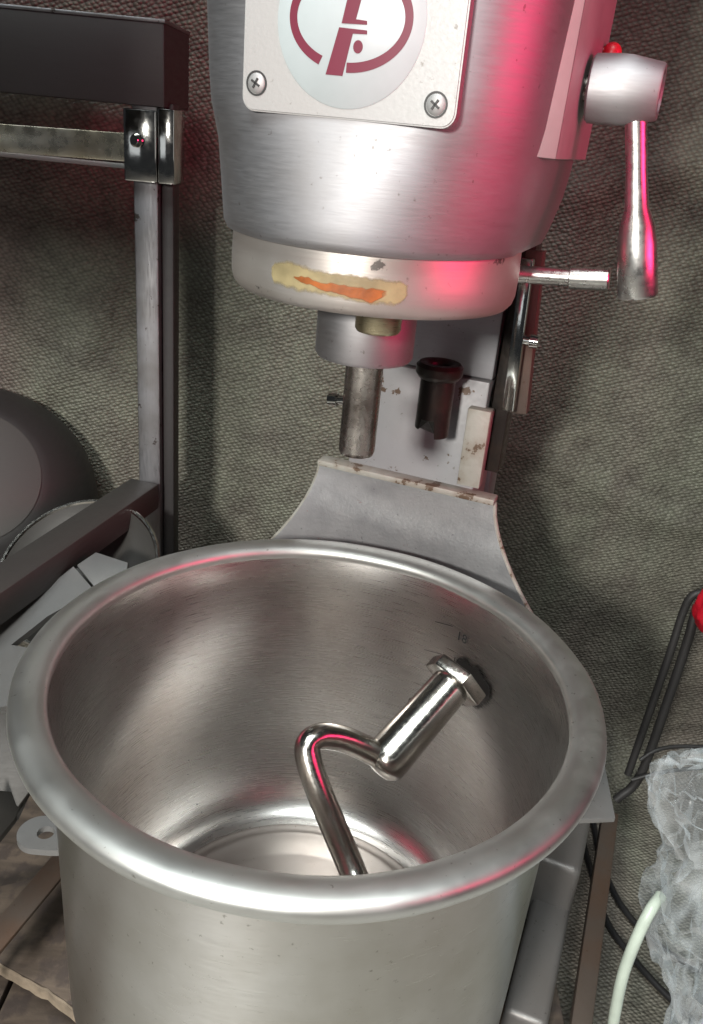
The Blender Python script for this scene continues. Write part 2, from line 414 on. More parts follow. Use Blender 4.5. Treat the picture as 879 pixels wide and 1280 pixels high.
for sx, sz in ((s1.x, s1.z), (s2.x, s2.z), (s1.x, dz-s1.z), (s2.x, dz-s2.z)):
    bm = B()
    lathe(bm, [(0, .0012), (.0030, .0010), (.0040, .0003), (.0042, -.001)], (sx, PY, sz), 28, Vector((0, -1, 0)))
    sw = link('screw', bm, M_plate, plate)
    bm = B(); rr = random.uniform(0, 1)
    for a in (rr, rr+PI/2):
        box(bm, (sx-.0022, PY-.0016, sz-.00045), (sx+.0022, PY-.0010, sz+.00045))
        vs = bm.verts[-8:] if False else list(bm.verts)[-8:]
        R = Matrix.Rotation(a, 3, 'Y'); c_ = Vector((sx, PY, sz))
        for v in vs: v.co = c_+R@(v.co-c_)
    link('cross_slot', bm, M_ink, sw, smooth=False)
    bm = B(); lathe(bm, [(.0042, .0002), (.0050, .0002)], (sx, PY-.0001, sz), 28, Vector((0, -1, 0)))
    link('countersink', bm, M_ink, sw)
# sticker and printed emblem: flat prints on the plate
ec = Pp(437, 36); er = .0325
bm = B(); lathe(bm, [(0, .00035), (er-.0003, .00035), (er, .0001), (er, -.0002)], (ec.x, PY, ec.z+.003), 96, Vector((0, -1, 0)))
stk = link('round_sticker', bm, M_stick, plate)
EYp = PY-.00055
def flatpoly(px, name, conv=True):
    bm = B(); vs = [bm.verts.new((Lo(p[0], p[1], EYp) if conv else p)) for p in px]; bm.faces.new(vs); bm.normal_update()
    bmesh.ops.triangulate(bm, faces=bm.faces); 
    r = bmesh.ops.extrude_face_region(bm, geom=bm.faces[:]); 
    for v in [g for g in r['geom'] if isinstance(g, bmesh.types.BMVert)]: v.co.y += .00015
    bmesh.ops.recalc_face_normals(bm, faces=bm.faces)
    return link(name, bm, M_print, stk, smooth=False)
# broken oval
ea = Lo(362, 25, EYp); eb = Lo(516, 33, EYp); oc = Vector(((ea.x+eb.x)/2, 0, 0)); rx = (eb.x-ea.x)/2
bz = Lo(460, 93, EYp).z; rz_ = .0198; ocz = bz+rz_
def arc(a0, a1):
    o = []; i_ = []
    for k in range(41):
        a = math.radians(a0+(a1-a0)*k/40); th = .0034+.0012*abs(math.sin(a))*0
        o.append(Vector((oc.x+rx*math.cos(a), EYp, ocz+rz_*math.sin(a))))
        i_.append(Vector((oc.x+(rx-th)*math.cos(a), EYp, ocz+(rz_-th*1.1)*math.sin(a))))
    flatpoly(o+i_[::-1], 'emblem_arc', False)
arc(-90, 60); arc(116, 242)
flatpoly([(441, -30), (459, -28), (445, 24), (459, 26), (459, 31), (427, 29)], 'emblem_letter')
flatpoly([(424, 34), (459, 38), (459, 43), (441, 42), (428, 95), (407, 93)], 'emblem_letter')
cdot = Lo(447.5, 58.5, EYp)
flatpoly([cdot+Vector((.0021*math.cos(2*PI*k/20), 0, .0024*math.sin(2*PI*k/20))) for k in range(20)], 'emblem_dot', False)
# flat grey side cover -------------------------------------------------
bm = B(); sx = .0965
def sidep(px, py, x): 
    d = ray(px, py); P = CAM+d*((x-CAM.dot(EX))/d.dot(EX)); return Lw(P)
zb = .8305
prism(bm, [(.0740, -.010, zb+.0005), (.0925, .012, zb), (.0945, .012, 1.0), (.0760, -.010, 1.0)], (-.004, .004, 0), .0006)
prism(bm, [(.0885, .0140, zb), (.0885, .115, zb), (.0905, .115, 1.0), (.0905, .0140, 1.0)], (.0038, 0, 0), .0006)
link('side_cover', bm, M_cover, mixer, sharp=25)
# red knob behind the speed hub
bm = B(); k0 = Lo(765, 66, .10); bmesh.ops.create_uvsphere(bm, u_segments=20, v_segments=12, radius=.005)
bmesh.ops.translate(bm, verts=bm.verts, vec=k0); tube(bm, [k0+Vector((-.012, 0, .0)), k0], .003, 10)
link('red_button', bm, M_red, mixer)
# lift/speed lever -----------------------------------------------------
h0 = Lo(738, 112, .062); h1 = Lo(828, 116, .062); ax = (h1-h0); hl = ax.length; ax = Vector((1, 0, .02)).normalized(); hl = .0335
bm = B(); c_ = Lo(782, 113, .062)-ax*hl/2
lathe(bm, [(0, 0), (.0145, 0), (.0155, .001), (.0158, .012), (.0155, .018), (.0128, .0325), (.0122, .0335), (.0100, .0335), (.0095, .0325), (0, .0325)], c_, 56, ax)
hub = link('lever_hub', bm, M_cast, mixer)
bm = B(); lathe(bm, [(.006, -.03), (.006, 0)], c_, 24, ax); link('hub_axle', bm, M_shaft, mixer)
p0 = Lo(795, 140, .062); p1 = Lo(793, 250, .062); p2 = Lo(797, 372, .062)
bm = B(); d = p2-p0
tube(bm, [p0, p0+d*.30, p0+d*.50, p0+d*.60, p0+d*.70, p0+d*.985, p2], [.0052, .0052, .0060, .0088, .0098, .0102, .0092], 28)
lev = link('lever_handle', bm, M_satin, mixer)
a = Lo(668, 344, .085); b = Lo(712, 347, .085); c2 = Lo(762, 349, .085)
bm = B(); tube(bm, [a-(b-a)*.5, b], .0048, 20); tube(bm, [b, b+(c2-b)*.03, c2-(c2-b)*.03, c2], [.005, .0062, .0062, .0055], 24)
link('bowl_lift_lever', bm, M_satin, mixer)
# column and slide -----------------------------------------------------
CYp = .2
bm = B()
q = [Lo(436, 500, CYp), Lo(617, 500, CYp)]
box(bm, (-.064, CYp, BZ+.02), (.0425, CYp+.05, .672), .0015)
link('slide_lower_panel', bm, M_paint, mixer, sharp=30)
bm = B(); box(bm, (-.064, CYp+.002, .6735), (.0435, CYp+.09, .735), .0015); box(bm, (-.066, CYp-.006, .735), (.046, CYp+.09, .80), .0015)
link('slide_upper_panel', bm, M_cast, mixer, sharp=30)
bm = B(); box(bm, (.0305, CYp-.0085, .590), (.0485, CYp+.004, .6525), .0012)
link('slide_rail', bm, M_edge, mixer, sharp=30)
bm = B(); box(bm, (.0450, CYp+.008, .60), (.0580, CYp+.03, .785), .001)
link('slide_slot', bm, M_black, mixer, sharp=30)
bm = B(); r0, r1 = Lo(655, 360, .185), Lo(636, 512, .185)
beam(bm, r0+Vector((0, 0, .02)), r1, .0085, .010, .001, Vector((0, 1, 0)))
link('lift_rod', bm, M_chrome, mixer, sharp=30)
bm = B(); beam(bm, Lo(664, 350, .2)+Vector((0, 0, .02)), Lo(650, 515, .2), .012, .012, .001, Vector((0, 1, 0)))
link('rod_bracket', bm, M_rust, mixer, sharp=30)
bm = B(); k0 = Lo(650, 424, .185); tube(bm, [k0, k0+Vector((.008, 0, 0))], .0035, 12); tube(bm, [k0+Vector((.0075, 0, 0)), k0+Vector((.013, 0, 0))], [.0052, .0048], 16)
link('rod_bolt', bm, M_chrome, mixer)
# column body behind, up to the head
bm = B(); box(bm, (-.060, CYp+.0905, BZ+.02), (.040, CYp+.12, .80), .006); link('column', bm, M_cast, mixer, sharp=30)
# black flanged socket
bc = Lo(550, 459, .172)
bm = B(); lathe(bm, [(.0075, .0015), (.010, .0035), (.0150, .0035), (.0172, .001), (.0172, -.004), (.0150, -.0075), (.0130, -.0085)], bc, 40)
lathe(bm, [(.0075, .0015), (.0060, -.006), (0, -.006)], bc, 40)
link('socket_flange', bm, M_black, mixer)
bm = B(); n = 40; ra = .0128; top = []; bot = []
for k in range(n):
    a = 2*PI*k/n; dx = math.cos(a)*ra; dy = math.sin(a)*ra
    zz = -.046
    if -.006 < dx < .004: zz += .0085
    if dx >= .004: zz -= .005
    top.append(bm.verts.new(bc+Vector((dx, dy, -.006)))); bot.append(bm.verts.new(bc+Vector((dx, dy, zz))))
for k in range(n): bm.faces.new((top[k], top[(k+1) % n], bot[(k+1) % n], bot[k]))
bm.faces.new(bot)
link('socket_sleeve', bm, M_black, mixer, sharp=30)
# bowl carrier apron ---------------------------------------------------
bm = B(); AY = .192
tl, tr_ = Lo(400, 580, AY), Lo(617, 628, AY)
ztop = (tl.z+tr_.z)/2; cx = (tl.x+tr_.x)/2; hw0 = (tr_.x-tl.x)/2
def flank(z):
    q = min(ztop-z, .13)/.09
    return hw0+.046*q**1.55
g = []; NXa, NZa = 40, 60
for j in range(NZa+1):
    t = j/NZa; z = ztop-.36*t
    u = min(1, (ztop-z)/.14); hw = flank(z)
    g.append([bm.verts.new((cx+hw*(2*i/NXa-1), AY-.012*math.exp(-((t*9)**2))*0+.010*(1-(2*i/NXa-1)**2)*min(1, u*1.5), z)) for i in range(NXa+1)])
for j in range(NZa):
    for i in range(NXa): bm.faces.new((g[j][i], g[j][i+1], g[j+1][i+1], g[j+1][i]))
ge = bmesh.ops.extrude_face_region(bm, geom=bm.faces[:])
for v in [x for x in ge['geom'] if isinstance(x, bmesh.types.BMVert)]: v.co.y += .007
bmesh.ops.recalc_face_normals(bm, faces=bm.faces)
apron = link('carrier_apron', bm, M_apron, mixer, sharp=50)
# proud cream edges (top cap and both flanks)
bm = B(); box(bm, (tl.x-.001, AY-.004, ztop-.001), (tr_.x+.001, AY+.010, ztop+.0042), .0012)
for k in range(6): pass
link('apron_top_edge', bm, M_edge, apron, sharp=30)
for s in (-1, 1):
    bm = B(); pts = []
    for j in range(14):
        z = ztop-.155*j/13; pts.append(Vector((cx+s*flank(z), AY+.0025, z)))
    tube(bm, pts, .0022, 10); link('apron_side_edge', bm, M_edge, apron)
# yoke tab at right and the base feet
bm = B()
tz = .437; T = [Lw(WZ(*q_, tz)) for q_ in ((722, 1030), (768, 1028), (752, 948), (735, 930))]
T = [Vector((p.x, p.y, tz)) for p in T]; T.append(Lw(WZ(690, 960, tz))); 
prism(bm, T, (0, 0, .004), .0006)
link('bowl_rest_tab', bm, M_sheet, mixer, sharp=30)
for s, nm in ((1, 'base_foot'), (-1, 'base_foot')):
    bm = B(); xs = sorted((s*.1590, s*.1945))
    box(bm, (xs[0], .075, BZ+.002), (xs[1], .22, .200), .006, 3)
    link(nm, bm, M_base, mixer, sharp=35)
bm = B(); box(bm, (-.1945, .196, BZ+.002), (.1945, .42, .2490), .007, 3)
link('base_block', bm, M_base, mixer, sharp=35)

# ================================================================== BOWL
RZ = .52
bowl = empty('mixing_bowl', 'big round stainless steel mixing bowl with thick rolled rim', 'bowl', (0, 0, .225))
def fil(rw, zt, rb, zb, n=14, p=2.0):
    o = []
    for k in range(n+1):
        a = PI/2*k/n; o.append((rb+(rw-rb)*math.cos(a)**(2/p), zt-(zt-zb)*math.sin(a)**(2/p)))
    return o
inner = [(.1605, RZ+.003), (.1590, RZ-.004), (.1572, .507), (.1563, .495), (.1558, .46), (.1556, .42), (.1552, .385)] + fil(.1550, .365, .121, .274, 16)[1:] + [(.1200, .2739)]
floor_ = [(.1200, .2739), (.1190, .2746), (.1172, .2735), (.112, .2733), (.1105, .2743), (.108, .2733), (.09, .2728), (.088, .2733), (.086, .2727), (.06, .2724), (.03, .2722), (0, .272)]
outer = [(.1625, RZ+.001), (.1600, .505), (.1590, .48), (.1588, .42), (.1586, .33)] + fil(.1586, .295, .105, .225, 12)[1:] + [(0, .225)]
bm = B(); lathe(bm, inner[::-1], n=160); 
for f in bm.faces: f.normal_flip()
bmesh.ops.recalc_face_normals(bm, faces=bm.faces)
bi = link('bowl_interior', bm, M_bowl, bowl, sharp=70)
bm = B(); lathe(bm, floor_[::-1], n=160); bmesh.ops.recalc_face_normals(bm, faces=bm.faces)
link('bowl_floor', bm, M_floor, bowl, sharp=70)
bm = B(); lathe(bm, outer[::-1], n=160); bmesh.ops.recalc_face_normals(bm, faces=bm.faces)
bo = link('bowl_shell', bm, M_bowlo, bowl, sharp=70)
# rolled rim, slightly flattened on top, with small dents
bm = B(); n = 200; rings = []
for k in range(n):
    a = 2*PI*k/n; rg = []
    for j in range(20):
        b = 2*PI*j/20
        rr_ = .1697+.0108*math.cos(b); zz = RZ+.0015+.0105*math.sin(b)
        if math.sin(b) > 0: zz = RZ+.0015+.0068*math.sin(b)**.85
        rr_ += .0004*noise.noise(Vector((math.cos(a)*4, math.sin(a)*4, 2)))
        zz += .0007*noise.noise(Vector((math.cos(a)*3, math.sin(a)*3, 8)))
        rg.append(bm.verts.new((rr_*math.cos(a), rr_*math.sin(a), zz)))
    rings.append(rg)
for k in range(n):
    for j in range(20):
        bm.faces.new((rings[k][j], rings[(k+1) % n][j], rings[(k+1) % n][(j+1) % 20], rings[k][(j+1) % 20]))
bmesh.ops.recalc_face_normals(bm, faces=bm.faces)
link('rolled_rim', bm, M_rim, bowl)
# ear with a hole at the left
ez = .378; e0 = WZ(50, 1040, ez)
bm = B(); r_o, r_i = .0150, .0058; K = 40
def ear_ring(r, z, hole):
    vs = []
    for k in range(K):
        a = 2*PI*k/K; x = e0.x+r*math.cos(a)*(1.0 if hole else 1.0); y = e0.y+r*math.sin(a)
        if not hole and math.cos(a) > 0: x = e0.x+.03*abs(math.cos(a))**.5
        vs.append(bm.verts.new((x+(.004 if hole else 0), y, z)))
    return vs
oT, iT, iB, oB = ear_ring(r_o, ez, 0), ear_ring(r_i, ez, 1), ear_ring(r_i, ez-.005, 1), ear_ring(r_o, ez-.005, 0)
for A_, B_ in ((oT, iT), (iT, iB), (iB, oB), (oB, oT)):
    for k in range(K): bm.faces.new((A_[k], A_[(k+1) % K], B_[(k+1) % K], B_[k]))
bmesh.ops.recalc_face_normals(bm, faces=bm.faces)
link('bowl_ear', bm, M_sheet, bowl, sharp=35)
# black litre marks on the inner wall
def wall_hit(px, py, R):
    d = ray(px, py); o = CAM; a = d.x**2+d.y**2; b = 2*(o.x*d.x+o.y*d.y); c_ = o.x**2+o.y**2-R*R
    t = (-b+math.sqrt(b*b-4*a*c_))/(2*a); return o+d*t
def wtext(s, px, py, size, R=.1547):
    cu = bpy.data.curves.new('t', 'FONT'); cu.body = s; cu.size = size; cu.offset = size*.012
    o = bpy.data.objects.new('t', cu); COL.objects.link(o); dg = bpy.context.evaluated_depsgraph_get()
    me = bpy.data.meshes.new_from_object(o.evaluated_get(dg)); bpy.data.objects.remove(o)
    p = wall_hit(px, py, R); a0 = math.atan2(p.y, p.x)
    bm = B(); bm.from_mesh(me)
    for v in bm.verts:
        a = a0-v.co.x/R; v.co = Vector((R*math.cos(a), R*math.sin(a), p.z+v.co.y))
    return link('litre_mark', bm, M_ink, bi, smooth=False)
def wline(p0, p1, th, R=.1547):
    bm = B(); a = wall_hit(*p0, R); b = wall_hit(*p1, R); g = []
    for k in range(9):
        q = a.lerp(b, k/8); q2 = Vector((q.x, q.y, 0)).normalized()*R
        g.append((bm.verts.new((q2.x, q2.y, q.z-th)), bm.verts.new((q2.x, q2.y, q.z+th))))
    for x, y in zip(g, g[1:]): bm.faces.new((x[0], y[0], y[1], x[1]))
    return link('scratch_mark', bm, M_ink, bi, smooth=False)
wtext('18', 570, 798, .0105); wline((544, 777), (566, 783), .00035)
wtext('16', 566, 826, .0065); wline((530, 812), (552, 818), .0002)
# black patch behind the hook's flange, fading out at its edge
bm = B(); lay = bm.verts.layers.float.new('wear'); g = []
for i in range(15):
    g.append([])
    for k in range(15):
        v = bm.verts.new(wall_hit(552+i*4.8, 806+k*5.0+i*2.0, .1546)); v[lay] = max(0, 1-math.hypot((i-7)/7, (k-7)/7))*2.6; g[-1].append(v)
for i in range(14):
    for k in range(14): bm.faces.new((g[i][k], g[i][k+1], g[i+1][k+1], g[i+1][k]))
link('wall_patch', bm, M_patch, bi)
# dried dough specks on the wall and bottom
for px, py, r in ((236, 950, .0008), (235, 968, .0007), (243, 978, .0006), (234, 1000, .0009), (246, 1005, .0012), (240, 990, .0006), (265, 983, .0007), (252, 1015, .0007), (266, 1060, .0006), (262, 992, .0005)):
    bm = B(); bmesh.ops.create_icosphere(bm, subdivisions=1, radius=r)
    p = None
    d = ray(px, py)
    # march the view ray to the inner surface
    for k in range(2000):
        q = CAM+d*(.3+k*.0005); rr_ = math.hypot(q.x, q.y)
        ri = np.interp(q.z, [a[1] for a in inner[::-1]], [a[0] for a in inner[::-1]])
        if q.z < RZ and (rr_ > ri or q.z < .273) and rr_ < .2: p = q; break
    if p is None: continue
    for v in bm.verts: v.co = Vector((v.co.x, v.co.y*random.uniform(.5, 1), v.co.z*.5))+p
    link('dough_speck', bm, M_ink, bi)

# ================================================================== DOUGH HOOK lying in the bowl
hook = empty('dough_hook', 'polished steel dough hook lying inside the mixing bowl', 'dough hook', (0, 0, .30))
P1 = W(568, 852, .060); P2 = W(472, 962, .012)
axh = (P2-P1).normalized(); L_ = (P2-P1).length
bm = B()
rg = tube(bm, [P1, P1+axh*.005, P1+axh*L_*.45, P2-axh*.012, P2-axh*.006, P2-axh*.002, P2+axh*.001, P2+axh*.002], [.0145, .0145, .0152, .0162, .0158, .0135, .009, .003], 36)
sleeve = link('hook_sleeve', bm, M_hook, hook, sharp=35)
bm = B()
# bayonet flange: broad eight-sided disc
c_ = P1-axh*.002
sd = axh.cross(Vector((0, 0, 1))).normalized(); ud = sd.cross(axh)
poly = []
for k in range(6):
    a = 2*PI*(k+.2)/6; rr_ = .0245
    poly.append(c_-axh*.0045+sd*rr_*math.cos(a)+ud*rr_*math.sin(a))
prism(bm, poly, axh*.0105, .0016)
link('hook_flange', bm, M_hook, hook, sharp=25)
bm = B(); a = P1+axh*.030+ (-sd if (-sd).dot(RT) < 0 else sd)*.0150
tube(bm, [a, a-(P1+axh*.030-a).normalized()*.002], [.003, .0026], 12)
link('hook_pin', bm, M_hook, hook)
HP = [W(478, 948, .016), W(462, 938, .014), W(430, 924, .010), W(402, 920, .004), (W(386, 930, -.002)), W(386, 950, -.008), W(397, 984, -.017), W(418, 1035, -.030), W(438, 1082, -.043), W(452, 1120, -.056), W(470, 1180, -.075)]
HP = [Vector(p) for p in HP]
bm = B(); tube(bm, spline(HP, 7), [.0088]*(7*10+1), 24)
link('hook_rod', bm, M_hook, hook)

# ================================================================== LEFT: steel stand
stand = empty('steel_stand', 'dark steel stand with polished corner clamp at the left edge', 'stand', (W(190, 700, .3).x, .3, GZ))
# empty's own x/y offset must be removed from the children
def relink(thing):
    ox, oy = thing.location.x, thing.location.y
    R = Matrix.Rotation(-thing.rotation_euler[2], 3, 'Z')
    for c_ in thing.children: c_.location -= Vector((ox, oy, 0))
Y3 = .3
a, b, c_, d = W(0, 8, Y3), W(225, 26, Y3), W(222, 128, Y3), W(0, 142, Y3)
bm = B(); box(bm, (-.75, Y3, .8365), (b.x-.012, Y3+.09, .897), .002)
link('top_box', bm, M_dark, stand, sharp=30)
bm = B(); box(bm, (-.75, Y3-.001, .8955), (b.x-.011, Y3+.09, .8985), .001); link('top_lip', bm, M_post, stand, sharp=30)
pa, pb_ = W(165, 230, Y3), W(193, 230, Y3); pc = W(215, 230, Y3)
bm = B(); box(bm, (pa.x, Y3+.004, GZ), (pb_.x+.002, Y3+.034, .84), .0015); link('post', bm, M_post, stand, sharp=30)
bm = B(); box(bm, (pb_.x+.0025, Y3+.014, GZ), (pc.x-.002, Y3+.036, .84), .001); link('post_side_channel', bm, M_dark, stand, sharp=30)
ca, cb, cc = W(157, 228, Y3), W(193, 230, Y3), W(219, 228, Y3)
bm = B(); box(bm, (ca.x, Y3-.004, .7795), (cb.x+.003, Y3+.002, .8340), .0015)
box(bm, (cb.x+.0035, Y3-.002, .7795), (cc.x, Y3+.036, .8360), .0012); link('corner_clamp', bm, M_chrome, stand, sharp=30)
k0 = W(172, 176, Y3-.005); bm = B(); lathe(bm, [(0, .006), (.0035, .0055), (.0052, .003), (.0052, 0)], k0, 24, Vector((-.3, -1, .1)).normalized())
link('clamp_bolt', bm, M_chrome, stand)
ra_, rb_ = W(0, 168, Y3+.02), W(157, 178, Y3+.02)
bm = B(); box(bm, (-.75, Y3+.006, ra_.z-.011), (pa.x-.001, Y3+.012, ra_.z+.011), .001)
for v in bm.verts: v.co.z += (v.co.x-pa.x)*.02
link('polished_rail', bm, M_rail, stand, sharp=30)
bm = B(); box(bm, (-.75, Y3+.004, ra_.z-.0165), (pa.x-.001, Y3+.030, ra_.z-.0125), .001); link('rail_shelf', bm, M_base, stand, sharp=30)
# lower brace running towards the viewer
bz = .508; A0 = WZ(178, 596, bz); A1 = WZ(-40, 790, bz)
q0 = WZ(172, 592, bz); dirn = (WZ(-30, 705, bz)-WZ(152, 592, bz)).normalized()
bm = B(); st = Vector((pa.x+.006, Y3+.003, bz-.012)); beam(bm, st, st+dirn*.42, .030, .026, .0015)
link('lower_brace', bm, M_dull, stand, sharp=30)
relink(stand)

# big dark pot lying behind the stand
pot = empty('dark_pot', 'big dark round pot tipped over at the left edge', 'pot', (W(20, 640, .26).x, .26, .45))
pc_ = W(0, 640, .24); bm = B()
pc_ = W(-42, 596, .285); pe_ = W(-30, 645, .385); axp = (pe_-pc_).normalized()
lathe(bm, [(0, -.002), (.066, -.002), (.076, .002), (.096, .020), (.114, .048), (.124, .070), (.126, .085), (.123, .085), (.120, .07), (.0, .06)], pc_, 96, axp)
link('pot_body', bm, M_dark, pot)
bm = B(); lathe(bm, [(0, -.0030), (.0660, -.0030), (.0670, -.0026), (.0670, -.0018)], pc_, 96, axp); link('pot_base', bm, M_dull, pot)
relink(pot)
# shallow pan with a bright rim under it
pan = empty('shallow_pan', 'shallow steel pan with a bright rim under the dark pot', 'pan', (W(40, 700, .2).x, .2, .47))
bm = B(); pn = W(98, 716, .205)
lathe(bm, [(0, -.02), (.04, -.018), (.066, -.005), (.071, .0), (.0735, .001), (.0735, .003), (.071, .004), (.0665, -.001), (.05, -.014), (0, -.018)], pn, 96, Vector((-.15, -.55, .8)).normalized())
link('pan_dish', bm, M_dull, pan)
bm = B(); axn = Vector((-.15, -.55, .8)).normalized(); lathe(bm, [(.0705, .0035), (.0715, .0050), (.0735, .0052), (.0746, .0040), (.0744, .0020)], pn, 96, axn); link('pan_rim', bm, M_hook, pan)
relink(pan)
# grey pressed sheet frame with a triangular opening
fr = empty('pressed_steel_frame', 'grey pressed steel frame with a triangular opening left of the bowl', 'frame', (W(60, 780, .1).x, .1, .40))
def fp(px, py, y=None):
    # plane leaning back: deeper towards the top
    return W(px, py, .02+(860-py)*.0009)
bm = B()
outl = [(-30, 800), (0, 780), (40, 749), (92, 708), (118, 738), (150, 760), (110, 800), (60, 850), (20, 880), (-30, 890)]
hole = [(14, 806), (60, 770), (97, 750), (103, 756), (80, 790), (50, 812)]
ov = [bm.verts.new(fp(*p)) for p in outl]; hv = [bm.verts.new(fp(*p)) for p in hole]
es = [bm.edges.new((a_, b_)) for a_, b_ in zip(ov, ov[1:]+ov[:1])]+[bm.edges.new((a_, b_)) for a_, b_ in zip(hv, hv[1:]+hv[:1])]
bmesh.ops.triangle_fill(bm, use_beauty=True, use_dissolve=False, edges=es)
ge = bmesh.ops.extrude_face_region(bm, geom=bm.faces[:])
for v in [x for x in ge['geom'] if isinstance(x, bmesh.types.BMVert)]: v.co += Vector((0, .004, -.006))
bmesh.ops.recalc_face_normals(bm, faces=bm.faces)
link('frame_plate', bm, M_sheet, fr, sharp=30)
bm = B(); prism(bm, [fp(*p) for p in ((96, 706), (120, 690), (160, 703), (158, 722), (125, 742))], (0, .004, -.006), .0008)
link('frame_tab', bm, M_sheet, fr, sharp=30)
relink(fr)
# loose sheet offcuts further down
bm = B(); prism(bm, [W(px, py, y) for px, py, y in ((-30, 865, .06), (14, 868, .06), (22, 930, .04), (40, 985, .02), (0, 1040, .0), (-30, 1060, -.01))], (0, .004, -.005), .0006)
tag(link('sheet_offcut', bm, M_dull, sharp=30), 'pale metal sheet offcut at the left edge beside the bowl rim', 'sheet offcut', 'sheet offcuts left of the bowl')
bm = B(); prism(bm, [W(px, py, y) for px, py, y in ((-30, 985, -.01), (34, 992, .03), (18, 1024, .0), (-10, 1060, -.02), (-30, 1070, -.03))], (.001, .004, -.004), .0006)
tag(link('sheet_offcut', bm, M_dull, sharp=30), 'folded darker sheet offcut just above the bowl ear', 'sheet offcut', 'sheet offcuts left of the bowl')
# dark angle iron under the ear
an = empty('angle_iron', 'dark angle iron running under the bowl ear', 'angle iron', (-.24, .06, .2))
a0, a1 = WZ(82, 1072, .27), WZ(-60, 1240, .27)
bm = B(); beam(bm, a0, a1, .020, .004, .001); link('flange', bm, M_rust, an, sharp=30)
bm = B(); dd = (a1-a0).normalized(); sdv = dd.cross(Vector((0, 0, 1))); beam(bm, a0+sdv*.008-Vector((0, 0, .015)), a1+sdv*.008-Vector((0, 0, .015)), .004, .024, .001); link('web', bm, M_rust, an, sharp=30)
relink(an)

# ================================================================== WOODEN PALLET under the mixer
pal = empty('wooden_pallet', 'dirty wooden pallet under the mixer and the bowl', 'pallet', (0, .05, GZ))
TZ = BZ-.001
for k, (x0_, x1_, mt) in enumerate(((-.36, -.235, 0), (-.231, -.10, 0), (-.096, .03, 0), (.034, .155, 0), (.159, .235, 0))):
    bm = B(); h = random.uniform(-.002, 0)
    box(bm, (x0_, -.12, TZ-.014+h), (x1_, .40, TZ+h), .0015)
    bmesh.ops.subdivide_edges(bm, edges=[e for e in bm.edges if e.calc_length() > .1], cuts=12, use_grid_fill=True)
    subdiv_noise(bm, .0012, 40, k)
    o = link('plank', bm, M_wood, pal, sharp=35)
for y0 in (-.10, .14, .34):
    bm = B(); box(bm, (-.36, y0, GZ), (.235, y0+.05, TZ-.016), .003); link('bearer', bm, M_wood, pal, sharp=35)
relink(pal)
# front board (its pale edge shows at lower left)
bm = B(); z_ = .205
pts = [WZ(px, py, z_) for px, py in ((-60, 1192), (0, 1203), (60, 1235), (116, 1276), (170, 1330), (170, 1130), (80, 1090), (-60, 1120))]
ply = empty('plywood_offcut', 'brown plywood offcut with a pale front edge at lower left', 'plywood', (-.2, .0, z_-.012))
prism(bm, pts, (0, 0, -.010), .001)
link('board', bm, M_wood, ply, sharp=30)
bm = B(); pe = [pts[k] for k in (0, 1, 2, 3, 4)]
pf = dens([(p.x, p.y) for p in pe], 8, .0006)
lo_ = [bm.verts.new((x, y-.0022, z_-.0125+random.uniform(-.001, .001))) for x, y in pf]; hi_ = [bm.verts.new((x, y-.0022, z_-.0008)) for x, y in pf]
lb = [bm.verts.new((x, y-.0005, z_-.0125)) for x, y in pf]; hb = [bm.verts.new((x, y-.0005, z_-.0008)) for x, y in pf]
for k in range(len(pf)-1):
    bm.faces.new((lo_[k], lo_[k+1], hi_[k+1], hi_[k])); bm.faces.new((hi_[k], hi_[k+1], hb[k+1], hb[k])); bm.faces.new((lb[k], lb[k+1], lo_[k+1], lo_[k]))
link('cut_edge', bm, M_pale, ply, smooth=False)
relink(ply)

# ================================================================== RIGHT
# rusty bar on the floor beside the base
bm = B(); a = Vector((*[0, 0], 0)); 
s_ = EX*.2150+EY*.34; e_ = EX*.2200+EY*.02
beam(bm, Vector((s_.x, s_.y, .195)), Vector((e_.x, e_.y, .195)), .016, .02, .001)
tag(link('rusty_bar', bm, M_rust, sharp=30), 'rusty brown steel bar beside the right foot of the mixer', 'bar')
# wire stool at the right edge
stool = empty('wire_stool', 'black wire stool frame at the right edge', 'stool', (W(800, 900, .3).x, .3, GZ+.03))
l1 = spline([W(905, 742, .30), W(880, 741, .30), W(864, 746, .30), W(853, 768, .30), W(838, 815, .295), W(812, 890, .29), W(785, 968, .28)], 6)
bm = B(); tube(bm, l1, .0040, 12); link('leg', bm, M_dark, stool)
l2 = spline([W(905, 752, .305), W(884, 753, .305), W(870, 765, .305), W(860, 800, .30), W(835, 875, .295), W(800, 970, .285), W(770, 1000, .28)], 6)
bm = B(); tube(bm, l2, .0048, 12); link('leg', bm, M_dark, stool)
bm = B(); tube(bm, spline([W(800, 950, .28), W(820, 938, .285), W(850, 933, .29), W(905, 935, .29)], 6), .0022, 10); link('foot_ring', bm, M_dark, stool)
bm = B(); tube(bm, spline([W(790, 975, .27), W(815, 968, .27), W(850, 962, .275), W(905, 958, .275)], 6), .0022, 10); link('foot_ring', bm, M_dark, stool)
relink(stool)
# red bag on the stool
bm = B(); bmesh.ops.create_icosphere(bm, subdivisions=5, radius=1)
cR = W(896, 762, .27)
for v in bm.verts:
    n_ = v.co.copy(); k = 1+.10*noise.noise(n_*2.2)+.06*abs(noise.noise(n_*5))
    v.co = cR+Vector((n_.x*.0205*k, n_.y*.02*k, n_.z*.026*k))
tag(link('red_bag', bm, M_red), 'bright red plastic bag on the wire stool at the right edge', 'bag')
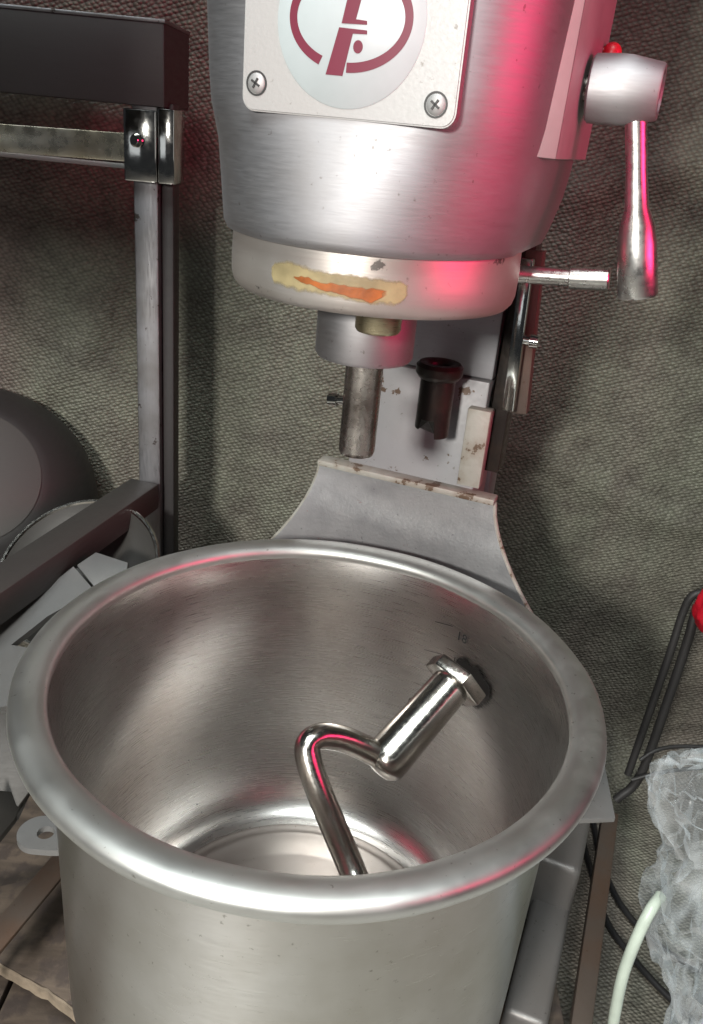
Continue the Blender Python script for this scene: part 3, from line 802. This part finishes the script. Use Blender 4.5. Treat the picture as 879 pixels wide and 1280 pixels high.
# black cables
def cable(pts, r, label):
    bm = B(); tube(bm, spline(pts, 8), r, 10); tag(link('black_cable', bm, M_black_rub), label, 'cable', 'black cables on the floor at right')
fz = GZ+.036
cable([WZ(*p, fz+.004) for p in ((700, 960), (736, 1010), (750, 1070), (770, 1120), (800, 1160), (850, 1200), (920, 1230))], .0034, 'upper black cable curving towards the clear plastic bag')
cable([WZ(*p, fz+.004) for p in ((720, 1020), (742, 1100), (758, 1150), (785, 1190), (815, 1225), (860, 1270), (920, 1330))], .0034, 'lower black cable looping between the rusty bar and the bag')
# clear plastic bag
bag = empty('clear_plastic_bag', 'crumpled clear plastic bag at the lower right corner', 'plastic bag', (.31, 0, GZ+.035))
rows = [(955, 4), (962, 30), (972, 66), (985, 88), (1000, 96), (1030, 88), (1070, 72), (1110, 88), (1140, 104), (1165, 102), (1190, 90), (1230, 78), (1270, 70), (1330, 72), (1400, 80), (1500, 90)]
bm = B(); K = 44; rg = []; rws = []
for (ya, ra2), (yb, rb2) in zip(rows, rows[1:]):
    for k in range(3): rws.append((ya+(yb-ya)*k/3, ra2+(rb2-ra2)*k/3))
for py, rpx in rws:
    c_ = W(905, py, .0); cl = (W(905-rpx, py, 0)-c_).length; r_ = []
    for k in range(K):
        a = 2*PI*k/K; dr = Vector((math.cos(a), math.sin(a)*.8, 0))
        s = Vector((math.cos(a)*2.0, math.sin(a)*2.0, c_.z*17))
        rid = abs(noise.noise(s*.8))*1.1+abs(noise.noise(s*1.7+Vector((5, 2, 1))))*.35
        r_.append(bm.verts.new(c_+dr*cl*(1.10-.42*rid)+Vector((random.uniform(-.0028, .0028), random.uniform(-.0028, .0028), random.uniform(-.0045, .0045)))))
    rg.append(r_)
for a_, b_ in zip(rg, rg[1:]):
    for k in range(K): bm.faces.new((a_[k], a_[(k+1) % K], b_[(k+1) % K], b_[k]))
bm.faces.new(rg[0])
bmesh.ops.triangulate(bm, faces=bm.faces)
bmesh.ops.subdivide_edges(bm, edges=bm.edges, cuts=1)
bmesh.ops.smooth_vert(bm, verts=bm.verts, factor=.25, use_axis_x=True, use_axis_y=True, use_axis_z=True)
link('bag_film', bm, M_film, bag, sharp=22)
bm = B(); bmesh.ops.create_icosphere(bm, subdivisions=4, radius=1)
cB = W(915, 1330, .01)
for v in bm.verts:
    n_ = v.co.copy(); k = 1+.12*noise.noise(n_*2)
    v.co = cB+Vector((n_.x*.038*k, n_.y*.03*k, n_.z*.05*k))
link('bag_contents', bm, M_blue, bag)
relink(bag)
st_ = spline([W(766, 1330, -.02), W(766, 1290, -.02), W(770, 1260, -.02), W(780, 1215, -.02), W(795, 1175, -.018), W(812, 1140, -.012), W(826, 1120, .0)], 8)
bm = B(); r_ = tube(bm, st_, .0042, 14)
tag(link('plastic_strap', bm, M_strap), 'pale green white plastic strap hanging from the clear bag', 'strap')

for o in bpy.data.objects:
    for k in ('_c', '_z'):
        if k in o: del o[k]
